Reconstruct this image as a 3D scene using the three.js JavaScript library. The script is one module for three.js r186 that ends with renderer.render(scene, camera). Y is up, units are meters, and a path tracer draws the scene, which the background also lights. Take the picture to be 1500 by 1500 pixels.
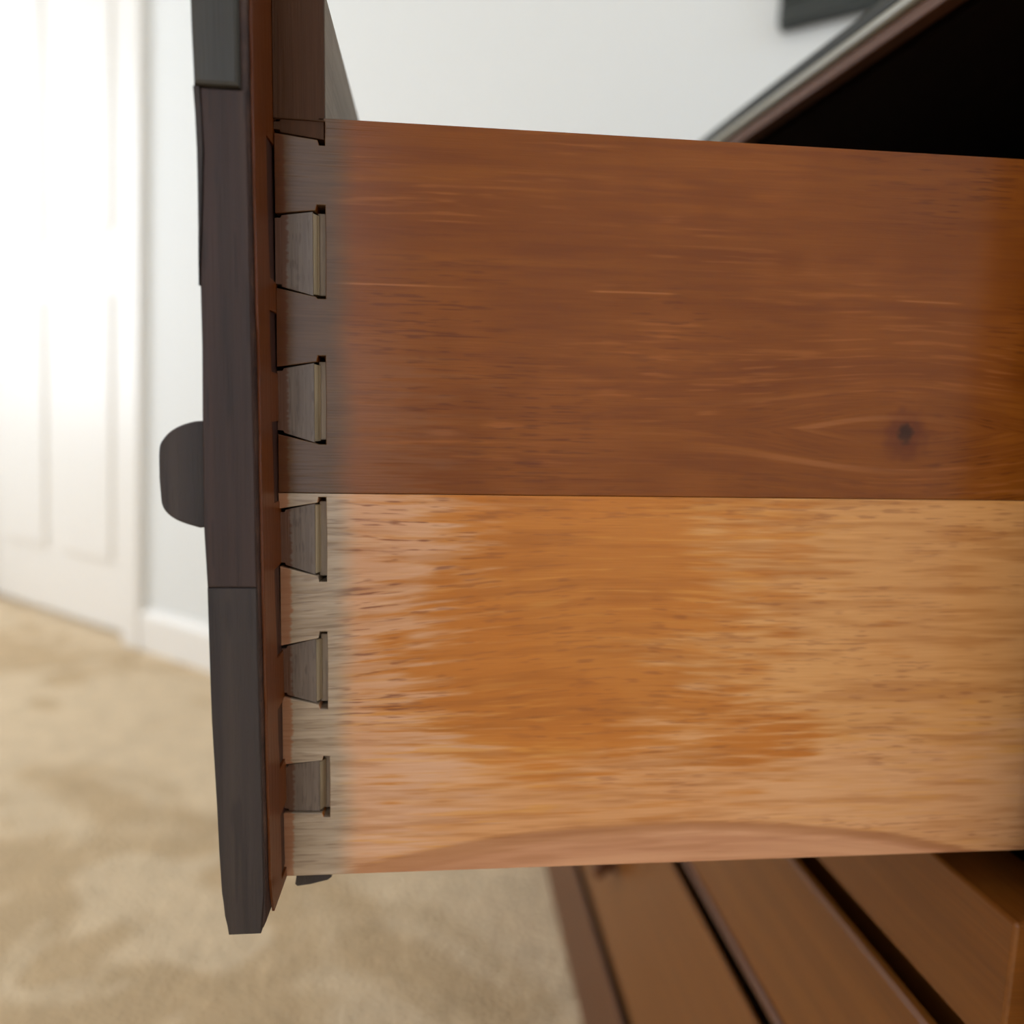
import * as THREE from 'three';
import { RoundedBoxGeometry } from 'three/addons/geometries/RoundedBoxGeometry.js';
import { mergeGeometries } from 'three/addons/utils/BufferGeometryUtils.js';
import { RectAreaLightUniformsLib } from 'three/addons/lights/RectAreaLightUniformsLib.js';

// ------------------------------------------------------------------ camera, sky, lights, exposure
const scene = new THREE.Scene();
const EYE = 0.585;                                  // height of the drawer's middle above the carpet
const SAG = 0.034;                                  // the open drawer droops by two degrees
const camera = new THREE.PerspectiveCamera(69.06, 1, 0.02, 40);
camera.matrixAutoUpdate = true;
camera.position.set(0, EYE, 0.2);
camera.quaternion.setFromRotationMatrix(new THREE.Matrix4().makeBasis(
  new THREE.Vector3(0.994535, 0.051343, 0.090902), new THREE.Vector3(-0.042181, 0.994094, -0.099992), new THREE.Vector3(-0.095499, 0.095611, 0.990827)));
camera.focus = 0.192;
camera.userData.fStop = 5.6;
scene.add(camera);

const renderer = new THREE.WebGLRenderer({ antialias: true });
renderer.toneMapping = THREE.LinearToneMapping;
renderer.toneMappingExposure = 1.05;
renderer.shadowMap.enabled = true;
RectAreaLightUniformsLib.init();
scene.background = new THREE.Color().setRGB(0.62, 0.78, 1.0).multiplyScalar(1.2);

// the room is turned against the chest: u runs along the wall behind it, n out of that wall
const TURN = -37.53 * Math.PI / 180, UX = 0.79306, UZ = 0.60914, OX = -0.78363, OZ = -1.79589;
const room = (u, y, n) => new THREE.Vector3(OX + u * UX - n * UZ, y, OZ + u * UZ + n * UX);
const ROOM = { u0: -1.5, u1: 3.6, n1: 3.4, h: 2.4 };
const WIN_A = { u0: 1.65, u1: 3.15, y0: 0.06, y1: 2.05 };   // tall garden window in the wall opposite
const FILL_WIN_B = { n0: 0.3, n1: 1.0, y0: 0.95, y1: 2.05 };     // added unseen window in the right wall, for cool fill
const WIN_C = { n0: 0.5, n1: 2.3, y0: 0.6, y1: 2.05 };     // in the wall on the left
function daylight(name, at, facing, w, h, color, intensity) {
  const l = new THREE.RectAreaLight(color, intensity, w, h);
  l.name = name; l.position.copy(at); l.lookAt(at.clone().add(facing)); scene.add(l);
}
const nDir = new THREE.Vector3(-UZ, 0, UX), uDir = new THREE.Vector3(UX, 0, UZ);
const midOf = (w, k) => [(w[k + '0'] + w[k + '1']) / 2, (w.y0 + w.y1) / 2, w[k + '1'] - w[k + '0'] - 0.04, w.y1 - w.y0 - 0.04];
{
  const [ua, ya, wa, ha] = midOf(WIN_A, 'u'), [nb, yb, wb, hb] = midOf(FILL_WIN_B, 'n'), [nc, yc, wc, hc] = midOf(WIN_C, 'n');
  daylight('window_light', room(ua, ya, ROOM.n1 - 0.01), nDir.clone().negate(), wa, ha, new THREE.Color().setRGB(0.9, 0.95, 1.0), 1.4);
  daylight('window_light_001', room(ROOM.u1 - 0.01, yb, nb), uDir.clone().negate(), wb, hb, new THREE.Color().setRGB(0.78, 0.88, 1.0), 3.2);  // added cool fill from the right
  daylight('window_light_002', room(ROOM.u0 + 0.01, yc, nc), uDir, wc, hc, new THREE.Color().setRGB(0.85, 0.92, 1.0), 4.9);
  const sun = new THREE.DirectionalLight(new THREE.Color().setRGB(1, 0.94, 0.86), 4.0);      // falls through the garden window onto the carpet behind the camera
  sun.name = 'sun'; sun.target.position.copy(room(2.6, 0, 2.2)); sun.position.copy(room(2.15, 3.6, 5.9));
  sun.castShadow = true; Object.assign(sun.shadow.camera, { left: -3, right: 3, top: 3, bottom: -3, near: 0.1, far: 12 });
  scene.add(sun, sun.target);
}

// ------------------------------------------------------------------ helpers
let seed = 7;
const rnd = () => { seed = (seed * 1664525 + 1013904223) >>> 0; return seed / 4294967296; };
const hash = (x, y, s) => { let h = Math.imul(x, 374761393) ^ Math.imul(y, 668265263) ^ Math.imul(s, 974634777); h = Math.imul(h ^ (h >>> 13), 1274126177); h ^= h >>> 16; return (h >>> 0) / 4294967296; };
function noise(x, y, s = 0) {
  const xi = Math.floor(x), yi = Math.floor(y), fx = x - xi, fy = y - yi, a = fx * fx * (3 - 2 * fx), b = fy * fy * (3 - 2 * fy);
  const p = hash(xi, yi, s), q = hash(xi + 1, yi, s), r = hash(xi, yi + 1, s), t = hash(xi + 1, yi + 1, s);
  return (p + (q - p) * a) * (1 - b) + (r + (t - r) * a) * b;
}
const fbm = (x, y, s, o = 3) => { let v = 0, a = 0.5, n = 0; for (let i = 0; i < o; i++) { v += a * noise(x, y, s + i); n += a; a *= 0.5; x *= 2.03; y *= 2.03; } return v / n; };
const clamp = (v, a = 0, b = 1) => Math.min(b, Math.max(a, v));
const step = (a, b, v) => { const t = clamp((v - a) / (b - a)); return t * t * (3 - 2 * t); };
const mix = (a, b, t) => [a[0] + (b[0] - a[0]) * t, a[1] + (b[1] - a[1]) * t, a[2] + (b[2] - a[2]) * t];

function paint(w, h, f, srgb = true) {                       // f(px, py) returns 0..255 colours
  const d = new Uint8Array(w * h * 4);
  for (let y = 0, o = 0; y < h; y++) for (let x = 0; x < w; x++, o += 4) {
    const c = f(x, y);
    d[o] = clamp(c[0], 0, 255); d[o + 1] = clamp(c[1], 0, 255); d[o + 2] = clamp(c[2], 0, 255); d[o + 3] = 255;
  }
  const t = new THREE.DataTexture(d, w, h);
  t.magFilter = THREE.LinearFilter; t.minFilter = THREE.LinearMipmapLinearFilter; t.generateMipmaps = true;
  if (srgb) t.colorSpace = THREE.SRGBColorSpace;
  t.needsUpdate = true;
  return t;
}
// planar uv in metres by the way a face points; 'along' is the axis of the grain (it becomes u)
function planarUV(g, along = 'x', scaleU = 1, scaleV = 1, du = 0, dv = 0) {
  const geo = g.index ? g.toNonIndexed() : g, p = geo.attributes.position, n = geo.attributes.normal, uv = new Float32Array(p.count * 2);
  const ax = { x: 0, y: 1, z: 2 }[along];
  for (let t = 0; t < p.count; t += 3) {
    const m = [0, 1, 2].map((k) => Math.abs(n.getComponent(t, k) + n.getComponent(t + 1, k) + n.getComponent(t + 2, k)));
    const big = m.indexOf(Math.max(...m));
    const [a, b] = big === ax ? [0, 1, 2].filter((k) => k !== ax) : [ax, 3 - ax - big];
    for (let i = t; i < t + 3; i++) { uv[2 * i] = p.getComponent(i, a) * scaleU + du; uv[2 * i + 1] = p.getComponent(i, b) * scaleV + dv; }
  }
  geo.setAttribute('uv', new THREE.BufferAttribute(uv, 2));
  return geo;
}
const taken = {};
function numbered(name) { const k = taken[name] = (taken[name] ?? -1) + 1; return k ? `${name}_${String(k).padStart(3, '0')}` : name; }
function put(name, geometry, material, parent = scene) {
  const m = new THREE.Mesh(geometry, material);
  m.name = parent === scene ? numbered(name) : name; m.castShadow = m.receiveShadow = true; parent.add(m);
  return m;
}
function inside(name, geometry, material, parent) {          // a part: repeats within its parent get numbers
  let n = name, k = 0;
  while (parent.children.some((c) => c.name === n)) n = `${name}_${String(++k).padStart(3, '0')}`;
  return put(n, geometry, material, parent);
}
function group(name, [x, y, z], label, category) {
  const g = new THREE.Group(); g.name = numbered(name); g.position.set(x, y, z); g.userData = { label, category }; scene.add(g);
  return g;
}
function slab(x0, x1, y0, y1, z0, z1, along = 'x', r = 0, du = rnd(), dv = rnd()) {
  const w = x1 - x0, h = y1 - y0, d = z1 - z0;
  const g = r ? new RoundedBoxGeometry(w, h, d, 3, Math.min(r, w / 2.05, h / 2.05, d / 2.05)) : new THREE.BoxGeometry(w, h, d);
  g.translate((x0 + x1) / 2, (y0 + y1) / 2, (z0 + z1) / 2);
  return planarUV(g, along, 1, 1, du, dv);
}
function prism(points, z0, z1, along = 'x', bevel = 0, du = 0, dv = 0) {   // an outline in x, y swept from z0 to z1
  const s = new THREE.Shape(points.map(([x, y]) => new THREE.Vector2(x, y)));
  const g = new THREE.ExtrudeGeometry(s, bevel
    ? { depth: z1 - z0 - 2 * bevel, bevelEnabled: true, bevelThickness: bevel, bevelSize: bevel, bevelOffset: -bevel, bevelSegments: 2, curveSegments: 8 }
    : { depth: z1 - z0, bevelEnabled: false, curveSegments: 8 });
  g.translate(0, 0, z0 + bevel);
  return planarUV(g, along, 1, 1, du, dv);
}
function solid(name, u0, u1, y0, y1, n0, n1, material, parent = scene) {   // a box of the room
  const g = new THREE.BoxGeometry(u1 - u0, y1 - y0, n1 - n0);
  planarUV(g, 'x');
  const m = put(name, planarUV(g, 'x'), material, parent);
  m.position.copy(room((u0 + u1) / 2, (y0 + y1) / 2, (n0 + n1) / 2)); m.rotation.y = TURN;
  if (parent === scene) m.userData.kind = 'structure';
  return m;
}

// ------------------------------------------------------------------ materials
const wallBump = paint(256, 256, (x, y) => { const v = 255 * fbm(x / 9, y / 9, 3, 3); return [v, v, v]; }, false);
wallBump.wrapS = wallBump.wrapT = THREE.MirroredRepeatWrapping; wallBump.repeat.set(4, 4);
const wallPaint = new THREE.MeshStandardMaterial({ color: '#e9e9e6', roughness: 0.75, bumpMap: wallBump, bumpScale: 0.0006 });
const ceilingPaint = new THREE.MeshStandardMaterial({ color: '#f0eee8', roughness: 0.9 });
const trimPaint = new THREE.MeshStandardMaterial({ color: '#f6f1ea', roughness: 0.4 });
const carpetMap = paint(2048, 1365, (px, py) => {
  const x = px / 400, y = py / 400;
  const nap = step(0.5, 0.66, fbm(x * 5 + 2.3 * noise(x * 9, y * 9, 91), y * 7, 61, 3)), tuft = noise(px / 2.2, py / 2.2, 65), fine = fbm(x * 30, y * 30, 69, 2);
  let c = mix([230, 204, 168], [204, 174, 134], nap * 0.8);
  const k = 0.93 + 0.07 * tuft + 0.08 * (fine - 0.5);
  return [c[0] * k, c[1] * k, c[2] * k];
});
carpetMap.wrapS = carpetMap.wrapT = THREE.MirroredRepeatWrapping; carpetMap.repeat.set(400 / 2048, 400 / 1365);
const carpetBump = paint(512, 512, (x, y) => { const v = 255 * (0.6 * noise(x / 2.5, y / 2.5, 5) + 0.4 * fbm(x / 40, y / 40, 9, 2)); return [v, v, v]; }, false);
carpetBump.wrapS = carpetBump.wrapT = THREE.MirroredRepeatWrapping; carpetBump.repeat.set(1.6, 1.6);
const carpet = new THREE.MeshStandardMaterial({ map: carpetMap, roughness: 1, bumpMap: carpetBump, bumpScale: 0.006 });

function woodTile(base, dark, light, s, fleck = 0.35) {     // one metre by half a metre of plain-sawn wood, grain along u
  const t = paint(1024, 1024, (px, py) => {
    const x = px / 1024, y = py / 2048;
    const q = y + 0.012 * (fbm(x * 3, y * 9, s, 2) - 0.5);
    const ring = 0.5 + 0.5 * Math.sin(q * 330 + 5 * fbm(x * 2, q * 24, s + 4, 2));
    const fibre = noise(x * 26, q * 1000, s + 7), streak = fbm(x * 5, q * 160, s + 9, 3);
    let c = mix(base, dark, clamp(0.55 * ring * streak + 0.3 * fibre));
    c = mix(c, light, clamp((streak - 0.5) * 1.4));
    return mix(c, dark, fleck * step(0.74, 0.86, noise(x * 60, q * 1300, s + 13)));
  });
  t.wrapS = t.wrapT = THREE.MirroredRepeatWrapping; t.repeat.set(1, 2);
  return t;
}
const grainBump = paint(512, 1024, (x, y) => { const v = 255 * (0.6 * noise(x / 34, y / 1.6, 31) + 0.4 * fbm(x / 50, y / 9, 33, 2)); return [v, v, v]; }, false);
grainBump.wrapS = grainBump.wrapT = THREE.MirroredRepeatWrapping; grainBump.repeat.set(7, 7);
const wood = (map, roughness, bumpScale = 0.00008, extra = {}) => new THREE.MeshPhysicalMaterial({ map, roughness, bumpMap: grainBump, bumpScale, ...extra });
const chestWood = wood(woodTile([126, 74, 24], [98, 54, 16], [138, 84, 32], 101, 0.15), 0.38, 0.00008, { specularIntensity: 0.7 });
const plinthWood = wood(woodTile([104, 64, 38], [82, 48, 28], [116, 74, 46], 121, 0.15), 0.45, 0.00008, { specularIntensity: 0.6 });
const darkRedWood = wood(woodTile([56, 27, 17], [42, 20, 13], [66, 34, 22], 125, 0.2), 0.5);  // dark red-brown, for the sheet under the lip's cut-outs
const beadShineWood = wood(woodTile([166, 158, 138], [140, 130, 112], [184, 176, 158], 127, 0.1), 0.28);  // pale tone carries the bead's highlight in its colour
const shadedCaseWood = wood(woodTile([34, 19, 11], [24, 13, 8], [42, 25, 15], 131), 0.75, 0.00008, { specularIntensity: 0.4 });  // near-black inside wood; the interior's shade is in this colour
const topWood = wood(woodTile([54, 52, 44], [42, 40, 34], [62, 60, 50], 141, 0.1), 0.5, 0.00008, { specularIntensity: 0.5 });
const stained = wood(woodTile([64, 46, 41], [34, 26, 25], [106, 76, 58], 151, 0.5), 0.55, 0.00015, { specularIntensity: 0.6 });
const stainedGrey = wood(woodTile([58, 49, 46], [35, 30, 31], [84, 70, 60], 161, 0.4), 0.55, 0.00015, { specularIntensity: 0.6 });
const stainedTop = wood(woodTile([56, 52, 45], [42, 39, 34], [66, 60, 52], 171, 0.2), 0.4, 0.00008, { specularIntensity: 0.7 });
const backWood = wood(woodTile([102, 50, 15], [80, 37, 10], [114, 60, 20], 181, 0.2), 0.34, 0.00008, { specularIntensity: 0.6 });
const endWood = wood(woodTile([74, 46, 27], [54, 32, 17], [80, 50, 28], 185, 0.2), 0.6, 0.00008, { specularIntensity: 0.4 });
const rawWood = wood(woodTile([142, 124, 104], [104, 88, 72], [166, 148, 126], 191), 0.6, 0.00015);
const paleWood = wood(woodTile([160, 142, 114], [112, 96, 74], [184, 166, 136], 211), 0.6, 0.0002);

// the two glued boards of the drawer's side: metres from the dovetails (x) and from the drawer's middle (y)
const BX0 = -0.046, BX1 = 0.274, PX = 2048 / (BX1 - BX0);
const UPPER = { y0: -0.01535, y1: 0.0788 }, LOWER = { y0: -0.1218, y1: -0.01545 };
function boardTexture(b, f) {
  const h = Math.round((b.y1 - b.y0) * PX), t = paint(2048, h, (px, py) => f(BX0 + px / PX, b.y0 + py / PX));
  t.wrapS = t.wrapT = THREE.MirroredRepeatWrapping;
  t.repeat.set(1 / (BX1 - BX0), 1 / (b.y1 - b.y0)); t.offset.set(-BX0 / (BX1 - BX0), -b.y0 / (b.y1 - b.y0));
  return t;
}
const bareSheen = (x, y, s) => 1 - step(-0.030, -0.0215, x + 0.0022 * (fbm(x * 60, y * 500, s, 3) - 0.5) + 0.003 * (fbm(3, y * 60, s + 2, 2) - 0.5));   // grey strip by the joint: bare wood with reflected light painted in
const soft = (v, a, b) => step(a, b, v);
const run = (x, y, s) => soft(-0.0404 - x + 0.0012 * (fbm(x * 300, y * 1500, s, 3) - 0.5) + 0.0008 * (noise(2, y * 90, s + 5) - 0.5), -0.0004, 0.0005);   // brown stain that ran from the front on to the joint
// short flecks along the grain: two sizes, softly edged
const flecks = (x, q, s, fx, fq) => soft(0.72 * noise(x * fx, q * fq, s) + 0.28 * noise(x * fx * 2.6, q * fq * 1.7, s + 50), 0.58, 0.88);
const upperMap = boardTexture(UPPER, (x, y) => {
  const dx = (x - 0.1285) / 0.034, v = y - 0.004, bend = 0.0125 * Math.exp(-dx * dx) * Math.exp(-Math.abs(v) / 0.014);
  const q = y + (v < 0 ? bend : -bend) + 0.0018 * (fbm(x * 14, y * 40, 301, 3) - 0.5);
  const broad = fbm(x * 6, q * 110, 303, 3), fibre = noise(x * 120, q * 2400, 307), streak = fbm(x * 40, q * 520, 309, 3), blotch = fbm(x * 34, y * 44, 311, 3);
  let c = mix([130, 71, 20], [113, 57, 13], clamp(1.5 * (broad - 0.24)));
  c = mix(c, [140, 78, 28], 0.5 * soft(blotch, 0.45, 0.75));
  c = mix(c, [102, 50, 18], 0.32 * soft(streak, 0.42, 0.8) + 0.16 * (fibre - 0.5));
  c = mix(c, [158, 94, 48], 0.5 * flecks(x, q, 313, 70, 1300) * soft(fbm(x * 16, y * 50, 315, 2), 0.45, 0.7));
  c = mix(c, [80, 38, 16], 0.5 * flecks(x, q, 317, 130, 2000) * soft(fbm(x * 16 + 3, y * 30, 319, 2), 0.4, 0.7));
  c = mix(c, [166, 104, 58], 0.7 * (1 - soft(Math.abs(q - 0.0385 - 0.0006 * noise(x * 30, 1, 318)), 0.0001, 0.0004)) * soft(noise(x * 60, 4, 320), 0.35, 0.6));       // a fine check along one growth line
  const veil = soft(-0.006 - x + 0.05 * (fbm(x * 70, q * 900, 327, 3) - 0.5), -0.012, 0.012) * soft(0.022 - y + 0.03 * (blotch - 0.5), -0.006, 0.012);  // greyish veil of reflected light, painted at the lower left
  c = mix(c, [132, 84, 58], 0.5 * veil);
  const r = Math.hypot(x - 0.1295, (y - 0.003) / 1.15);                               // the knot
  c = mix(c, [92, 42, 18], 0.7 * (1 - soft(r + 0.0018 * (noise(x * 500, y * 500, 321) - 0.5), 0.003, 0.0085)));
  c = mix(c, [48, 24, 14], 0.8 * (1 - soft(r + 0.001 * (noise(x * 900, y * 900, 323) - 0.5), 0.0012, 0.003)));
  const rays = soft(noise(3 + x * 6, q * 430, 325), 0.58, 0.76) * Math.exp(-Math.pow((x - 0.108) / 0.028, 2)) * soft(y, -0.016, -0.004) * (1 - soft(y, 0.012, 0.02));
  c = mix(c, [156, 96, 54], 0.7 * rays);
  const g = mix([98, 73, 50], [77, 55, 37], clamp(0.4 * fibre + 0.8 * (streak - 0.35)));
  return mix(mix(c, g, bareSheen(x, y, 331) * 0.9), [88, 46, 24], 0.75 * run(x, y, 335));
});
const lowerMap = boardTexture(LOWER, (x, y) => {
  const arch = -0.1098 - 1.3 * Math.pow(Math.max(0, 0.066 - x), 2) - 1.35 * Math.pow(Math.max(0, x - 0.066), 2) + 0.0012 * (fbm(x * 40, 2, 400, 3) - 0.5), under = arch - y;      // > 0 under the cathedral line
  const q = y + 0.0024 * (fbm(x * 12, y * 40, 401, 3) - 0.5) - 0.09 * (x - 0.03) * (1 - soft(Math.abs(y + 0.055), 0.012, 0.03)) * (1 - soft(x, 0.03, 0.08));
  const broad = fbm(x * 6, q * 90, 403, 3), fibre = noise(x * 120, q * 2300, 407), streak = fbm(x * 40, q * 480, 409, 3), blotch = fbm(x * 30, y * 34, 411, 3);
  let c = mix([192, 118, 50], [174, 102, 40], clamp(1.4 * (broad - 0.22)));
  c = mix(c, [192, 124, 58], 0.5 * soft(blotch, 0.45, 0.75));
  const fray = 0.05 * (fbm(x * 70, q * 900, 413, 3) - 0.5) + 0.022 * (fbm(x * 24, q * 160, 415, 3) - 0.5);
  const sheenRight = soft((x - 0.096) + fray + 0.07 * (blotch - 0.5), -0.016, 0.02);     // pale reflection painted in on the right, edged by streaks
  c = mix(c, [214, 162, 108], 0.72 * sheenRight);
  const low = soft((-0.088 - y) + 0.8 * fray + 0.02 * (blotch - 0.5), -0.012, 0.016);  // pale sheen painted along the bottom
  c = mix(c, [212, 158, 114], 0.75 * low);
  const left = soft((-0.003 - x) + fray + 0.024 * (blotch - 0.5), -0.014, 0.016);  // pale window reflection painted at the left
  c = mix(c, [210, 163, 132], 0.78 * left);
  c = mix(c, [146, 84, 36], 0.3 * soft(streak, 0.42, 0.8) + 0.14 * (fibre - 0.5));
  c = mix(c, [212, 148, 74], 0.5 * flecks(x, q, 421, 70, 1200) * soft(fbm(x * 14 + 5, y * 36, 423, 2), 0.45, 0.68));
  const rough = soft(0.004 - x + 0.03 * (blotch - 0.5), -0.004, 0.016);                // the planer left the grain raised near the joint
  c = mix(c, [116, 66, 44], (0.3 + 0.4 * rough) * flecks(x, q, 425, 150, 1900) * soft(fbm(x * 18, y * 60, 427, 2), 0.38, 0.62));
  c = mix(c, [214, 166, 124], 0.45 * rough * flecks(x, q, 429, 130, 1700));
  if (under > -0.001) {
    const pink = mix([204, 150, 112], [178, 122, 88], clamp(1.6 * (fbm(x * 12, under * 420, 431, 3) - 0.3)));
    c = mix(c, pink, soft(under, -0.0004, 0.0006));
    const band = 0.0022 + 0.003 * soft(0.05 - x, 0, 0.05) + 0.0018 * (fbm(x * 60, y * 900, 433, 2) - 0.5);
    c = mix(c, [142, 88, 50], 0.6 * soft(under, -0.0012, 0.0004) * (1 - soft(under, 0.4 * band, 1.6 * band)) * (0.6 + 0.4 * streak));
    c = mix(c, [150, 96, 62], 0.3 * soft(streak, 0.5, 0.8));
  }
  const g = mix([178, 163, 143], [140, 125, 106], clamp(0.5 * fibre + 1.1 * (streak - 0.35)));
  return mix(mix(c, mix(g, [92, 76, 62], 0.4 * flecks(x, q, 443, 140, 1700)), bareSheen(x, y, 441) * 0.85), [156, 98, 66], 0.7 * run(x, y, 335));
});
const pinMap = paint(512, 256, (px, py) => {                 // u runs up the pin (7 cm), v from the lip to its shoulder
  const y = px / 512 * 0.07, x = -0.0445 + py / 256 * 0.015;
  const c = mix([116, 101, 90], [94, 80, 71], clamp(0.6 * noise(y * 160, x * 3000, 451) + 0.6 * (fbm(y * 60, x * 900, 453, 3) - 0.3)));
  return mix(mix(c, [70, 56, 48], 0.4 * flecks(y, x, 455, 300, 2500)), [84, 46, 27], 0.8 * run(x, y, 457));
});
pinMap.wrapS = pinMap.wrapT = THREE.MirroredRepeatWrapping; pinMap.repeat.set(1 / 0.07, 1 / 0.015); pinMap.offset.set(0, 0.0445 / 0.015);
const pinWood = new THREE.MeshPhysicalMaterial({ map: pinMap, roughness: 0.42, bumpMap: grainBump, bumpScale: 0.00005 });
const boardLook = { roughness: 0.22, specularIntensity: 0.6, bumpMap: grainBump, bumpScale: 0.00006 };
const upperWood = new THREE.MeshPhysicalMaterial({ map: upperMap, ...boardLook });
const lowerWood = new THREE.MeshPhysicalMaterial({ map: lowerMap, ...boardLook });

// ------------------------------------------------------------------ the room
solid('floor', ROOM.u0 - 0.1, ROOM.u1 + 0.1, -0.08, 0, -0.1, ROOM.n1 + 0.1, carpet);
solid('ceiling', ROOM.u0 - 0.1, ROOM.u1 + 0.1, ROOM.h, ROOM.h + 0.1, -0.1, ROOM.n1 + 0.1, ceilingPaint);
const DOOR = { u0: -0.84, u1: -0.03, y1: 2.02 };
{
  const w = new THREE.Group(); w.name = 'wall_back'; w.userData.kind = 'structure'; scene.add(w);
  solid('wall_panel', DOOR.u1, ROOM.u1 + 0.1, 0, ROOM.h, -0.1, 0, wallPaint, w);
  solid('wall_panel_001', ROOM.u0 - 0.1, DOOR.u0, 0, ROOM.h, -0.1, 0, wallPaint, w);
  solid('wall_panel_002', DOOR.u0, DOOR.u1, DOOR.y1, ROOM.h, -0.1, 0, wallPaint, w);
}
function sideWall(name, b, U0, U1) {
  const v = new THREE.Group(); v.name = name; v.userData.kind = 'structure'; scene.add(v);
  solid('wall_panel', U0, U1, 0, ROOM.h, 0, b.n0, wallPaint, v);
  solid('wall_panel_001', U0, U1, 0, ROOM.h, b.n1, ROOM.n1, wallPaint, v);
  solid('wall_panel_002', U0, U1, 0, b.y0, b.n0, b.n1, wallPaint, v);
  solid('wall_panel_003', U0, U1, b.y1, ROOM.h, b.n0, b.n1, wallPaint, v);
}
sideWall('wall_left', WIN_C, ROOM.u0 - 0.1, ROOM.u0);
sideWall('wall_right', FILL_WIN_B, ROOM.u1, ROOM.u1 + 0.1);
{
  const w = new THREE.Group(); w.name = 'wall_front'; w.userData.kind = 'structure'; scene.add(w);
  const a = WIN_A, N0 = ROOM.n1, N1 = ROOM.n1 + 0.1;
  solid('wall_panel', ROOM.u0 - 0.1, a.u0, 0, ROOM.h, N0, N1, wallPaint, w);
  solid('wall_panel_001', a.u1, ROOM.u1 + 0.1, 0, ROOM.h, N0, N1, wallPaint, w);
  solid('wall_panel_002', a.u0, a.u1, 0, a.y0, N0, N1, wallPaint, w);
  solid('wall_panel_003', a.u0, a.u1, a.y1, ROOM.h, N0, N1, wallPaint, w);
}
const pane = new THREE.MeshPhysicalMaterial({ color: '#ffffff', roughness: 0.02, transmission: 1, thickness: 0 });
{
  const a = WIN_A, n = ROOM.n1, w = new THREE.Group(); w.name = 'window_1'; w.userData.kind = 'structure'; scene.add(w);
  solid('window_frame', a.u0 - 0.07, a.u1 + 0.07, a.y1, a.y1 + 0.08, n - 0.02, n, trimPaint, w);
  solid('window_frame_001', a.u0 - 0.07, a.u0, a.y0, a.y1, n - 0.02, n, trimPaint, w);
  solid('window_frame_002', a.u1, a.u1 + 0.07, a.y0, a.y1, n - 0.02, n, trimPaint, w);
  solid('window_sill', a.u0 - 0.09, a.u1 + 0.09, a.y0 - 0.03, a.y0, n - 0.05, n, trimPaint, w);
  solid('pane', a.u0, a.u1, a.y0, a.y1, n + 0.05, n + 0.056, pane, w);
  const sideWindow = (name, b, u, dir) => {                 // dir: towards the room
    const v = new THREE.Group(); v.name = name; v.userData.kind = 'structure'; scene.add(v);
    const box = (part, d, y0, y1, n0, n1, m = trimPaint, off = 0) => { const e = [u + off, u + off + dir * d].sort((p, q) => p - q); solid(part, e[0], e[1], y0, y1, n0, n1, m, v); };
    box('window_frame', 0.02, b.y1, b.y1 + 0.08, b.n0 - 0.07, b.n1 + 0.07);
    box('window_frame_001', 0.02, b.y0, b.y1, b.n0 - 0.07, b.n0);
    box('window_frame_002', 0.02, b.y0, b.y1, b.n1, b.n1 + 0.07);
    box('window_sill', 0.05, b.y0 - 0.03, b.y0, b.n0 - 0.09, b.n1 + 0.09);
    box('pane', 0.006, b.y0, b.y1, b.n0, b.n1, pane, -dir * 0.05);
  };
  sideWindow('added_window_2', FILL_WIN_B, ROOM.u1, -1);  // added to hold the cool fill light
  sideWindow('window_3', WIN_C, ROOM.u0, 1);
}
// white skirting with a rounded top, and the door with its casing at the left
function skirting(name, length, at, turn) {
  const s = new THREE.Shape();
  s.moveTo(0, 0); s.lineTo(0.016, 0); s.lineTo(0.016, 0.082); s.quadraticCurveTo(0.0155, 0.094, 0.009, 0.098); s.quadraticCurveTo(0.006, 0.101, 0.005, 0.106); s.lineTo(0, 0.107); s.closePath();
  const g = new THREE.ExtrudeGeometry(s, { depth: length, bevelEnabled: false, curveSegments: 6 });
  const m = put(name, g, trimPaint); m.position.copy(at); m.rotation.y = turn; m.userData.kind = 'structure';
}
// swept along local z with its profile facing local +x: turned so that z runs along -u and x along n
skirting('baseboard_back', ROOM.u1 - 0.04, room(ROOM.u1, 0, 0), TURN - Math.PI / 2);
skirting('baseboard_left', ROOM.n1, room(ROOM.u0, 0, 0), TURN);
{
  const c = new THREE.Group(); c.name = 'trim_1'; c.userData.kind = 'structure'; scene.add(c);
  for (const [u0, u1, y0, y1] of [[DOOR.u1, 0.041, 0, DOOR.y1 + 0.07], [DOOR.u0 - 0.07, DOOR.u0, 0, DOOR.y1 + 0.07], [DOOR.u0, DOOR.u1, DOOR.y1, DOOR.y1 + 0.07]]) {
    const g = new RoundedBoxGeometry(u1 - u0, y1 - y0, 0.021, 3, 0.004);
    const m = inside('door_casing', g, trimPaint, c);
    m.position.copy(room((u0 + u1) / 2, (y0 + y1) / 2, 0.0105)); m.rotation.y = TURN;
  }
  const d = new THREE.Group(); d.name = 'door_1'; d.userData.kind = 'structure'; scene.add(d);
  solid('door_slab', DOOR.u0 + 0.003, DOOR.u1 - 0.003, 0.012, DOOR.y1 - 0.003, -0.06, -0.02, trimPaint, d);
  for (const [y0, y1] of [[0.2, 0.92], [1.08, 1.88]]) for (const [u0, u1] of [[DOOR.u0 + 0.11, -0.49], [-0.38, DOOR.u1 - 0.11]]) {
    const g = new RoundedBoxGeometry(u1 - u0, y1 - y0, 0.012, 2, 0.005), m = inside('door_panel', g, trimPaint, d);
    m.position.copy(room((u0 + u1) / 2, (y0 + y1) / 2, -0.017)); m.rotation.y = TURN;
  }
}

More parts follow.
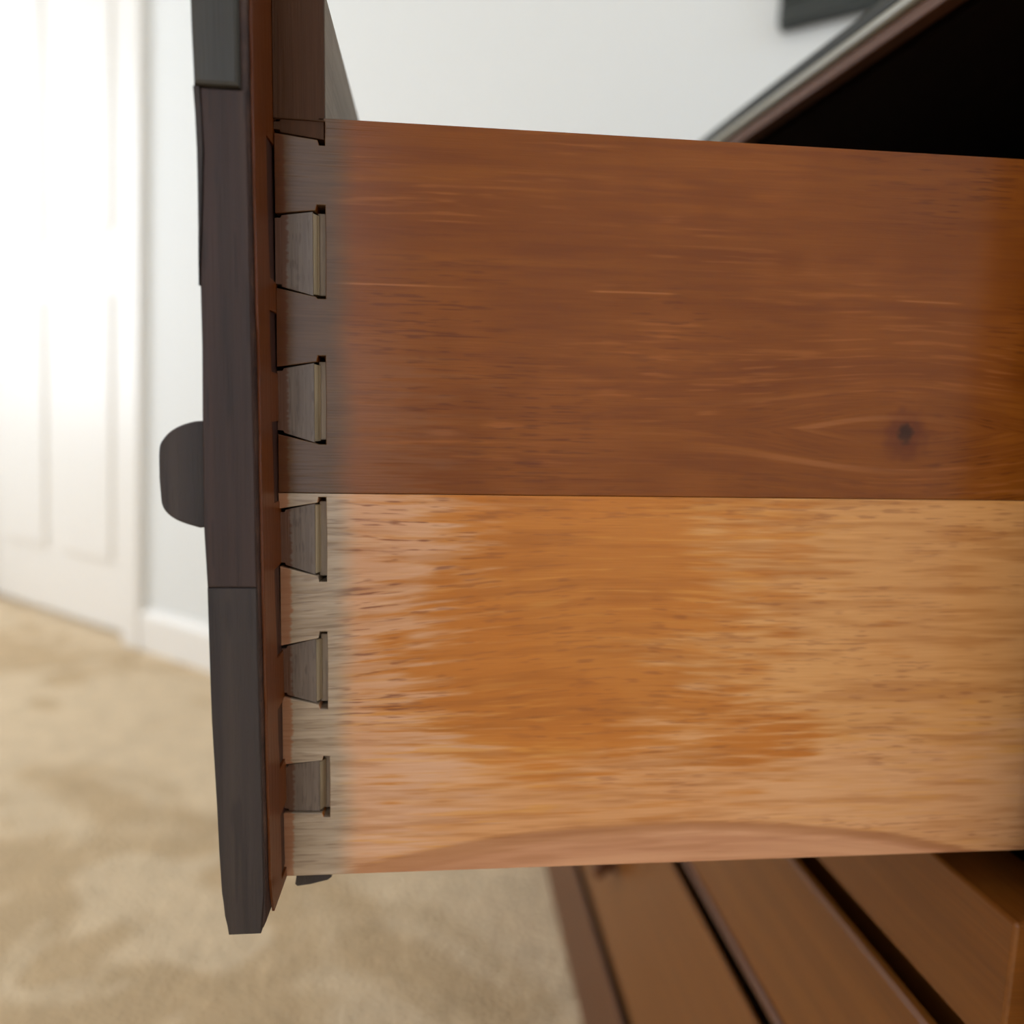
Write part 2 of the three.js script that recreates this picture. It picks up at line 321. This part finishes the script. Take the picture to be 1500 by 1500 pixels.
// ------------------------------------------------------------------ the chest of drawers
const CX = 0.335, CZ = -0.385;                                        // middle of its foot
const chest = group('dresser', [CX, 0, CZ], 'brown wooden chest of drawers with its upper drawer pulled out, standing on the beige carpet', 'dresser');
const F = 0.165, Z0 = -0.8, Z1 = 0.035, BACK = 0.5;
const L = (g) => g.translate(-CX, 0, -CZ);                            // from world to the chest's own axes
const yy = (y) => y + EYE;
inside('side_panel', L(slab(F + 0.008, BACK, 0, yy(0.1748), Z1 - 0.018, Z1, 'y')), chestWood, chest);
inside('side_panel', L(slab(F + 0.008, BACK, 0, yy(0.1748), Z0, Z0 + 0.018, 'y')), chestWood, chest);
inside('back_panel', L(slab(BACK - 0.008, BACK, 0.02, yy(0.1748), Z0 + 0.018, Z1 - 0.018, 'y')), shadedCaseWood, chest);
inside('dust_board', L(slab(F + 0.03, BACK - 0.008, yy(-0.172), yy(-0.16), Z0 + 0.018, Z1 - 0.018, 'z')), shadedCaseWood, chest);
inside('rail', L(slab(F + 0.001, F + 0.03, yy(-0.171), yy(-0.128), Z0 + 0.018, Z1 - 0.018, 'z', 0.0015)), chestWood, chest);
for (const [a, b, d] of [[-0.31, -0.262, 0.042], [-0.5, -0.44, 0.024], [-0.215, -0.176, 0.018]]) inside('rail', L(slab(F + d, F + 0.06, yy(a), yy(b), Z0 + 0.018, Z1 - 0.018, 'z')), chestWood, chest);
inside('runner', L(slab(F + 0.03, BACK - 0.008, yy(-0.16), yy(-0.1135), -0.014, 0.017, 'x')), shadedCaseWood, chest);
inside('runner', L(slab(F + 0.03, BACK - 0.008, yy(-0.16), yy(-0.1135), Z0 + 0.018, Z0 + 0.05, 'x')), shadedCaseWood, chest);
inside('plinth', L(prism([[F, 0], [F + 0.02, 0], [F + 0.02, yy(-0.505)], [F + 0.001, yy(-0.4695)], [F, yy(-0.471)]], Z0, Z1, 'z')), plinthWood, chest);
const turned = (profile, seg = 40) => new THREE.LatheGeometry(profile.map(([r, h]) => new THREE.Vector2(r, h)), seg);
function lowerDrawer(y0, y1, r, knobs) {
  const m = inside('drawer', L(prism([[F, yy(y0 + r)], [F + r, yy(y0)], [F + 0.016, yy(y0)], [F + 0.016, yy(y1 - 0.03)], [F + r + 0.0012, yy(y1) - 0.0012], [F + r, yy(y1)], [F + 0.3 * r, yy(y1 - 0.3 * r)], [F, yy(y1 - r)]], Z0 + 0.006, Z1 - 0.006, 'z')), chestWood, chest);   // its top edge is cut back, so that the gap above it is deep
  for (const z of knobs) {
    const k = turned([[0.0001, 0.022], [0.007, 0.0215], [0.0115, 0.018], [0.012, 0.014], [0.008, 0.009], [0.006, 0.004], [0.008, 0], [0.008, -0.002]]);
    k.rotateZ(Math.PI / 2); k.translate(F, yy((y0 + y1) / 2), z);
    inside('knob', planarUV(L(k), 'y'), plinthWood, m);
  }
  return m;
}
const shallow = lowerDrawer(-0.267, -0.182, 0.003, []);
{                                                                     // a rounded bead along its lower edge
  const g = new THREE.CylinderGeometry(0.004, 0.004, Z1 - Z0 - 0.014, 20); g.rotateX(Math.PI / 2); g.translate(F + 0.0015, yy(-0.2605), (Z0 + Z1) / 2);
  inside('bead', planarUV(L(g), 'z'), plinthWood, shallow);
}
lowerDrawer(-0.448, -0.279, 0.0015, [-0.406]);
// the top: its front edge bows, so it is swept outlines stacked into slab, bead and cove
const bow = new THREE.CatmullRomCurve3([[0.198, 0.05], [0.191, 0], [0.173, -0.114], [0.149, -0.269], [0.129, -0.45], [0.121, -0.62], [0.124, -0.815]].map(([x, z]) => new THREE.Vector3(x, 0, z))).getPoints(48);
function topLayer(y0, y1, inset, bevel, material, name, depth = 0) {
  const back = depth ? [...bow].reverse().map((p) => new THREE.Vector2(p.x + inset + depth, -p.z)) : [new THREE.Vector2(BACK, 0.815), new THREE.Vector2(BACK, -0.05)];
  const s = new THREE.Shape([...bow.map((p) => new THREE.Vector2(p.x + inset, -p.z)), ...back]);
  const g = new THREE.ExtrudeGeometry(s, { depth: y1 - y0 - 2 * bevel, bevelEnabled: true, bevelThickness: bevel, bevelSize: bevel, bevelOffset: -bevel, bevelSegments: 3, curveSegments: 4 });
  g.rotateX(-Math.PI / 2); g.translate(0, yy(y0) + bevel, 0);
  return inside(name, planarUV(L(g), 'z'), material, chest);
}
topLayer(0.1835, 0.1905, 0, 0.002, topWood, 'top');
topLayer(0.1785, 0.1835, -0.0015, 0.0024, beadShineWood, 'bead_moulding', 0.02);
topLayer(0.1725, 0.1785, 0.002, 0.001, plinthWood, 'cove_moulding', 0.008);
topLayer(0.1745, 0.1835, 0.0185, 0.0005, shadedCaseWood, 'sub_top');  // dark board standing in for the shade under the top

// ------------------------------------------------------------------ the open drawer, built in its own axes and then let down by its sag
const drawer = new THREE.Group(); drawer.name = 'drawer_002'; chest.add(drawer);
drawer.position.set(-CX, EYE, -CZ); drawer.rotation.z = SAG;
drawer.userData.label = 'opened upper drawer seen from its end, with dovetailed orange side and dark stained front';
const D = (name, g, m) => inside(name, g, m, drawer);
const ZF = 0.0215, ZR = -0.7615;
// dark stained face with its worn, slightly wavy outline (end view)
const outer = [[-0.0562, 0.1235], [-0.0559, 0.093], [-0.0557, 0.078], [-0.0554, 0.074], [-0.0550, 0.066], [-0.0550, 0.05], [-0.0553, 0.036], [-0.0552, 0.018], [-0.0555, 0.004], [-0.0556, -0.012], [-0.0557, -0.0225], [-0.0553, -0.03], [-0.0552, -0.048], [-0.0550, -0.066], [-0.0546, -0.08], [-0.0541, -0.095], [-0.0537, -0.110], [-0.0530, -0.119], [-0.0520, -0.1238]];
const inner = [[-0.0437, -0.1225], [-0.0430, -0.1208], [-0.0428, -0.112], [-0.0429, -0.095], [-0.0431, -0.075], [-0.0434, -0.04], [-0.0436, 0], [-0.0438, 0.04], [-0.0440, 0.07], [-0.0441, 0.1235]];
D('front_panel', prism([...outer, ...inner], ZR, ZF, 'z', 0.0007), stained);
// narrow pieces let into its end
const at = (list, y) => { for (let i = 1; i < list.length; i++) { const [a, b] = [list[i - 1], list[i]]; if ((a[1] - y) * (b[1] - y) <= 0) return a[0] + (b[0] - a[0]) * (y - a[1]) / ((b[1] - a[1]) || 1); } return list[0][0]; };
const strip = (y0, y1, left, right) => { const p = []; for (let i = 0; i <= 8; i++) { const y = y1 + (y0 - y1) * i / 8; p.push([at(outer, y) + (typeof left === 'number' ? left : left(y)) + 0.0001 * (rnd() - 0.5), y]); } for (let i = 0; i <= 8; i++) { const y = y0 + (y1 - y0) * i / 8; p.push([at(inner, y) - right + 0.0001 * (rnd() - 0.5), y]); } return p; };
const margin = (y) => 0.0012 * step(0.028, 0.07, y);               // the outermost sliver tapers away downwards
D('edge_strip', prism(strip(0.0758, 0.123, 0.0004, 0.0014), ZF - 0.003, ZF + 0.0019, 'y', 0.0009, 0.3, 0.1), stainedTop);
D('edge_strip', prism(strip(-0.0361, 0.0755, (y) => 0.0003 + margin(y), 0.0003), ZF - 0.003, ZF + 0.0008, 'y', 0.0003, 0.11, 0.31), stained);
D('edge_strip', prism(strip(-0.1232, -0.0363, 0.0003, 0.0004), ZF - 0.003, ZF + 0.0008, 'y', 0.0003, 0.71, 0.17), stainedGrey);
{
  const ys = [0.0757, 0.07, 0.062, 0.054, 0.046, 0.038, 0.033];
  D('edge_strip', prism([...ys.map((y) => [at(outer, y) + 0.0001, y]), ...ys.reverse().map((y) => [at(outer, y) + 0.0002 + margin(y), y])], ZF - 0.003, ZF + 0.0012, 'y', 0.0001, 0.5, 0.5), stainedGrey);
}
// brown back of the overhanging lip; cut-outs beside the tails show the dark wood beneath
{
  const y0 = -0.122, y1 = 0.122, p = [];
  for (let i = 0; i <= 44; i++) { const y = y0 + (y1 - y0) * i / 44; p.push([0.0193 + 0.0006 * (fbm(i * 0.7, 2, 501, 2) - 0.5) - (Math.abs(i - 24) < 3 ? 0.0006 : 0) - 0.004 * step(-0.112, -0.122, y), y]); }
  const cuts = [[0.0725, 0.0385], [0.031, 0.0155], [0.0035, -0.0175], [-0.034, -0.058], [-0.071, -0.088], [-0.1, -0.119]];
  p.push([-0.002, y1]);
  for (const [a, b] of cuts) p.push([-0.002, a], [0.0072 + 0.001 * rnd(), a - 0.0005], [0.0068 + 0.001 * rnd(), (a + b) / 2], [0.0062 + 0.001 * rnd(), b], [-0.002, b]);
  p.push([-0.002, y0]);
  const sheet = (name, outline, lift, m) => {                 // lies on the lip's back and leans with it
    const g = new THREE.ExtrudeGeometry(new THREE.Shape(outline.map(([z, y]) => new THREE.Vector2(-z, y))), { depth: 0.0006, bevelEnabled: false });
    g.rotateY(Math.PI / 2);                                 // the outline's first axis becomes -z, the sweep +x
    const q = g.attributes.position;
    for (let i = 0; i < q.count; i++) q.setX(i, q.getX(i) + at(inner, clamp(q.getY(i), -0.1205, 0.1234)) + lift);
    g.computeVertexNormals();
    D(name, planarUV(g, 'y', 1, 1, 0.2, 0.4), m);
  };
  sheet('lip_back', p, 0.0001, backWood);
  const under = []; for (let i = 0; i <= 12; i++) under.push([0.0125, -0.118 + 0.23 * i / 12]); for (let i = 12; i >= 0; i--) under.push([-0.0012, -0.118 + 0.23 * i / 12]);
  sheet('lip_recess', under, -0.0004, darkRedWood);
}
// thick inner part of the front, between the two sides
D('front_core', slab(-0.0434, -0.0305, -0.1195, 0.1098, -0.7255, -0.0142, 'z'), rawWood);
D('front_core', slab(-0.0434, -0.0305, 0.0792, 0.1098, -0.0141, -0.0012, 'z'), rawWood);
D('core_end', prism([[-0.0433, 0.0788], [-0.0306, 0.0786], [-0.0306, 0.1098], [-0.0433, 0.1098]], -0.0012, 0, 'y', 0.0002, 0.37, 0.2), endWood);

// dovetails: y of the pin's corners (top left, bottom left, top right, bottom right), then the slot behind it
const PIN = [
  [0.0790, 0.0754, 0.0790, 0.0742, 0.0787, 0.0728, -0.0320, -0.0306],
  [0.0556, 0.0374, 0.0567, 0.0355, 0.0582, 0.0349, -0.0327, -0.0306],
  [0.0172, 0.0001, 0.0187, -0.0022, 0.0204, -0.0025, -0.0327, -0.0308],
  [-0.0197, -0.0349, -0.0180, -0.0374, -0.0164, -0.0391, -0.0328, -0.0308],
  [-0.0566, -0.0706, -0.0546, -0.0728, -0.0527, -0.0742, -0.0328, -0.0308],
  [-0.0898, -0.1035, -0.0888, -0.1037, -0.0875, -0.1050, -0.0321, -0.0304],
];
const TAIL = -0.0432;
function sideBoard(y1, y0, pins) {
  const p = [[BX1 - 0.004, y1]];
  if (pins[0] === PIN[0]) p.push([PIN[0][7], y1]); else p.push([TAIL, y1]);
  for (const [tl, bl, tr, br, st, sb, xa, xb] of pins) {
    if (st < y1) p.push([TAIL + 0.0002 * rnd(), tl + 0.00012], [xa - 0.0003, tr + 0.00012], [xa, st], [xb, st]);
    p.push([xb + 0.0001, (st + sb) / 2 + 0.002], [xb, sb], [xa, sb], [xa - 0.0004, br - 0.00012], [TAIL + 0.0003 * rnd(), bl - 0.00012]);
  }
  p.push([TAIL, y0], [BX1 - 0.004, y0]);
  return prism(p, -0.014, 0, 'x', 0.0002);
}
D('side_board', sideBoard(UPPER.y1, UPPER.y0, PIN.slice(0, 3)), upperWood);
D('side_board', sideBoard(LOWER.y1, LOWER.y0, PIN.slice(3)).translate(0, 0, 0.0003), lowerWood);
PIN.forEach(([tl, bl, tr, br, st, sb, xa], i) => {
  const e = i ? xa - 0.0011 : -0.0308;
  const shape = [[-0.0433, tl - 0.0009], [-0.0418, tl - 0.0008], [-0.0416, tl - 0.0002], [e, tr - 0.0001], [e, br + 0.0001], [-0.0416, bl + 0.0002], [-0.0418, bl + 0.0008], [-0.0433, bl + 0.0009]];   // small gaps are left at the corners
  D('dovetail_pin', prism(shape, -0.0142, -0.0003 - 0.0002 * rnd(), 'y', 0.00015, i ? 0.1 * i : 0, i ? 0 : 0.4), i ? pinWood : endWood);
  if (!i) return;
  // its bare shoulder inside the slot, sloping down
  const s = prism([[e, br + 0.0004], [xa + 0.0002, br + 0.0006], [xa + 0.0003, tr - 0.0006], [e, tr - 0.0004]], -0.012, -0.0005, 'y', 0.0002, 0.3 * i, 0.1);
  const q = s.attributes.position;
  for (let k = 0; k < q.count; k++) if (q.getZ(k) > -0.002 && q.getX(k) > xa - 0.0004) q.setZ(k, q.getZ(k) - 0.0016);
  s.computeVertexNormals();
  D('pin_shoulder', s, paleWood);
  D('socket_floor', prism([[xa - 0.0002, sb + 0.0012], [PIN[i][7] + 0.0002, sb + 0.0012], [PIN[i][7] + 0.0002, st - 0.0013], [xa - 0.0002, st - 0.0013]], -0.012, -0.0022 - 0.0008 * rnd(), 'y', 0.0002, 0.2 * i, 0.5), rawWood);
});
// the last pin hangs just under the side
D('dovetail_pin', prism([[-0.0397, -0.1216], [-0.0402, -0.1247], [-0.0396, -0.1253], [-0.036, -0.1249], [-0.0312, -0.1238], [-0.0302, -0.1230], [-0.0302, -0.1216]], -0.0142, -0.0004, 'y', 0.0003, 0.6, 0.6), stainedGrey);
// bottom, far side and back
D('bottom_panel', slab(-0.0300, 0.262, -0.112, -0.106, -0.7255, -0.0142, 'z'), rawWood);
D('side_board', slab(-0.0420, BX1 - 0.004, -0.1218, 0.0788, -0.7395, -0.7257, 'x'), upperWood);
D('back_board', slab(0.256, 0.268, -0.105, 0.0788, -0.7255, -0.0142, 'z'), rawWood);
// moulded wooden pull across the front, seen on end
{
  const s = new THREE.Shape();
  s.moveTo(-0.0550, 0.0028); s.lineTo(-0.0572, 0.0026); s.bezierCurveTo(-0.0605, 0.0018, -0.0634, 0.0006, -0.0651, -0.0028); s.bezierCurveTo(-0.0656, -0.0045, -0.0654, -0.0075, -0.0655, -0.0105);
  s.lineTo(-0.0652, -0.0158); s.bezierCurveTo(-0.0650, -0.0190, -0.0620, -0.0206, -0.0590, -0.0215); s.lineTo(-0.0566, -0.0222); s.lineTo(-0.0552, -0.0220); s.closePath();
  const g = new THREE.ExtrudeGeometry(s, { depth: 0.74, bevelEnabled: true, bevelThickness: 0.0006, bevelSize: 0.0005, bevelOffset: -0.0005, bevelSegments: 3, curveSegments: 16 });
  g.translate(0, 0, ZF - 0.7406);
  D('bar_pull', planarUV(g, 'y', 1, 1, 0.13, 0.77), stainedGrey);
}

// ------------------------------------------------------------------ things on the wall and ceiling
{
  const p = group('wall_picture', [0, 0, 0], 'dark framed picture hung on the pale wall above the dresser, only its lower corner showing', 'picture');
  const w = 0.5, h = 0.62, c = room(1.545 + w / 2, 1.163 + h / 2, 0);
  p.position.copy(c); p.rotation.y = TURN;
  const dark = new THREE.MeshStandardMaterial({ color: '#2b302e', roughness: 0.45 });
  const sheet = new THREE.MeshStandardMaterial({ color: '#3a403d', roughness: 0.25 });
  const rail = (x0, x1, y0, y1) => { const g = new RoundedBoxGeometry(x1 - x0, y1 - y0, 0.022, 3, 0.004); g.translate((x0 + x1) / 2, (y0 + y1) / 2, 0.012); inside('frame', g, dark, p); };
  rail(-w / 2, w / 2, -h / 2, -h / 2 + 0.03); rail(-w / 2, w / 2, h / 2 - 0.03, h / 2); rail(-w / 2, -w / 2 + 0.03, -h / 2 + 0.03, h / 2 - 0.03); rail(w / 2 - 0.03, w / 2, -h / 2 + 0.03, h / 2 - 0.03);
  inside('picture_sheet', new THREE.BoxGeometry(w - 0.05, h - 0.05, 0.008).translate(0, 0, 0.008), sheet, p);
}
{
  const c = room(0.7, ROOM.h, 1.7), lamp = group('ceiling_lamp', c.toArray(), 'round white ceiling lamp glowing warm overhead', 'lamp');
  inside('lamp_base', turned([[0.0001, 0], [0.17, 0], [0.17, -0.03], [0.15, -0.035], [0.0001, -0.035]]), trimPaint, lamp);
  inside('lamp_shade', turned([[0.15, -0.035], [0.148, -0.06], [0.11, -0.085], [0.05, -0.098], [0.0001, -0.1]].reverse()), new THREE.MeshStandardMaterial({ color: '#fff6e4', emissive: '#ffdca8', emissiveIntensity: 2.2, roughness: 0.5 }), lamp);
  const l = new THREE.RectAreaLight(new THREE.Color().setRGB(1, 0.82, 0.55), 10, 0.26, 0.26);
  l.name = 'ceiling_lamp_light'; l.position.copy(c).add(new THREE.Vector3(0, -0.11, 0)); l.lookAt(c.clone().add(new THREE.Vector3(0, -3, 0))); scene.add(l);
}

renderer.render(scene, camera);
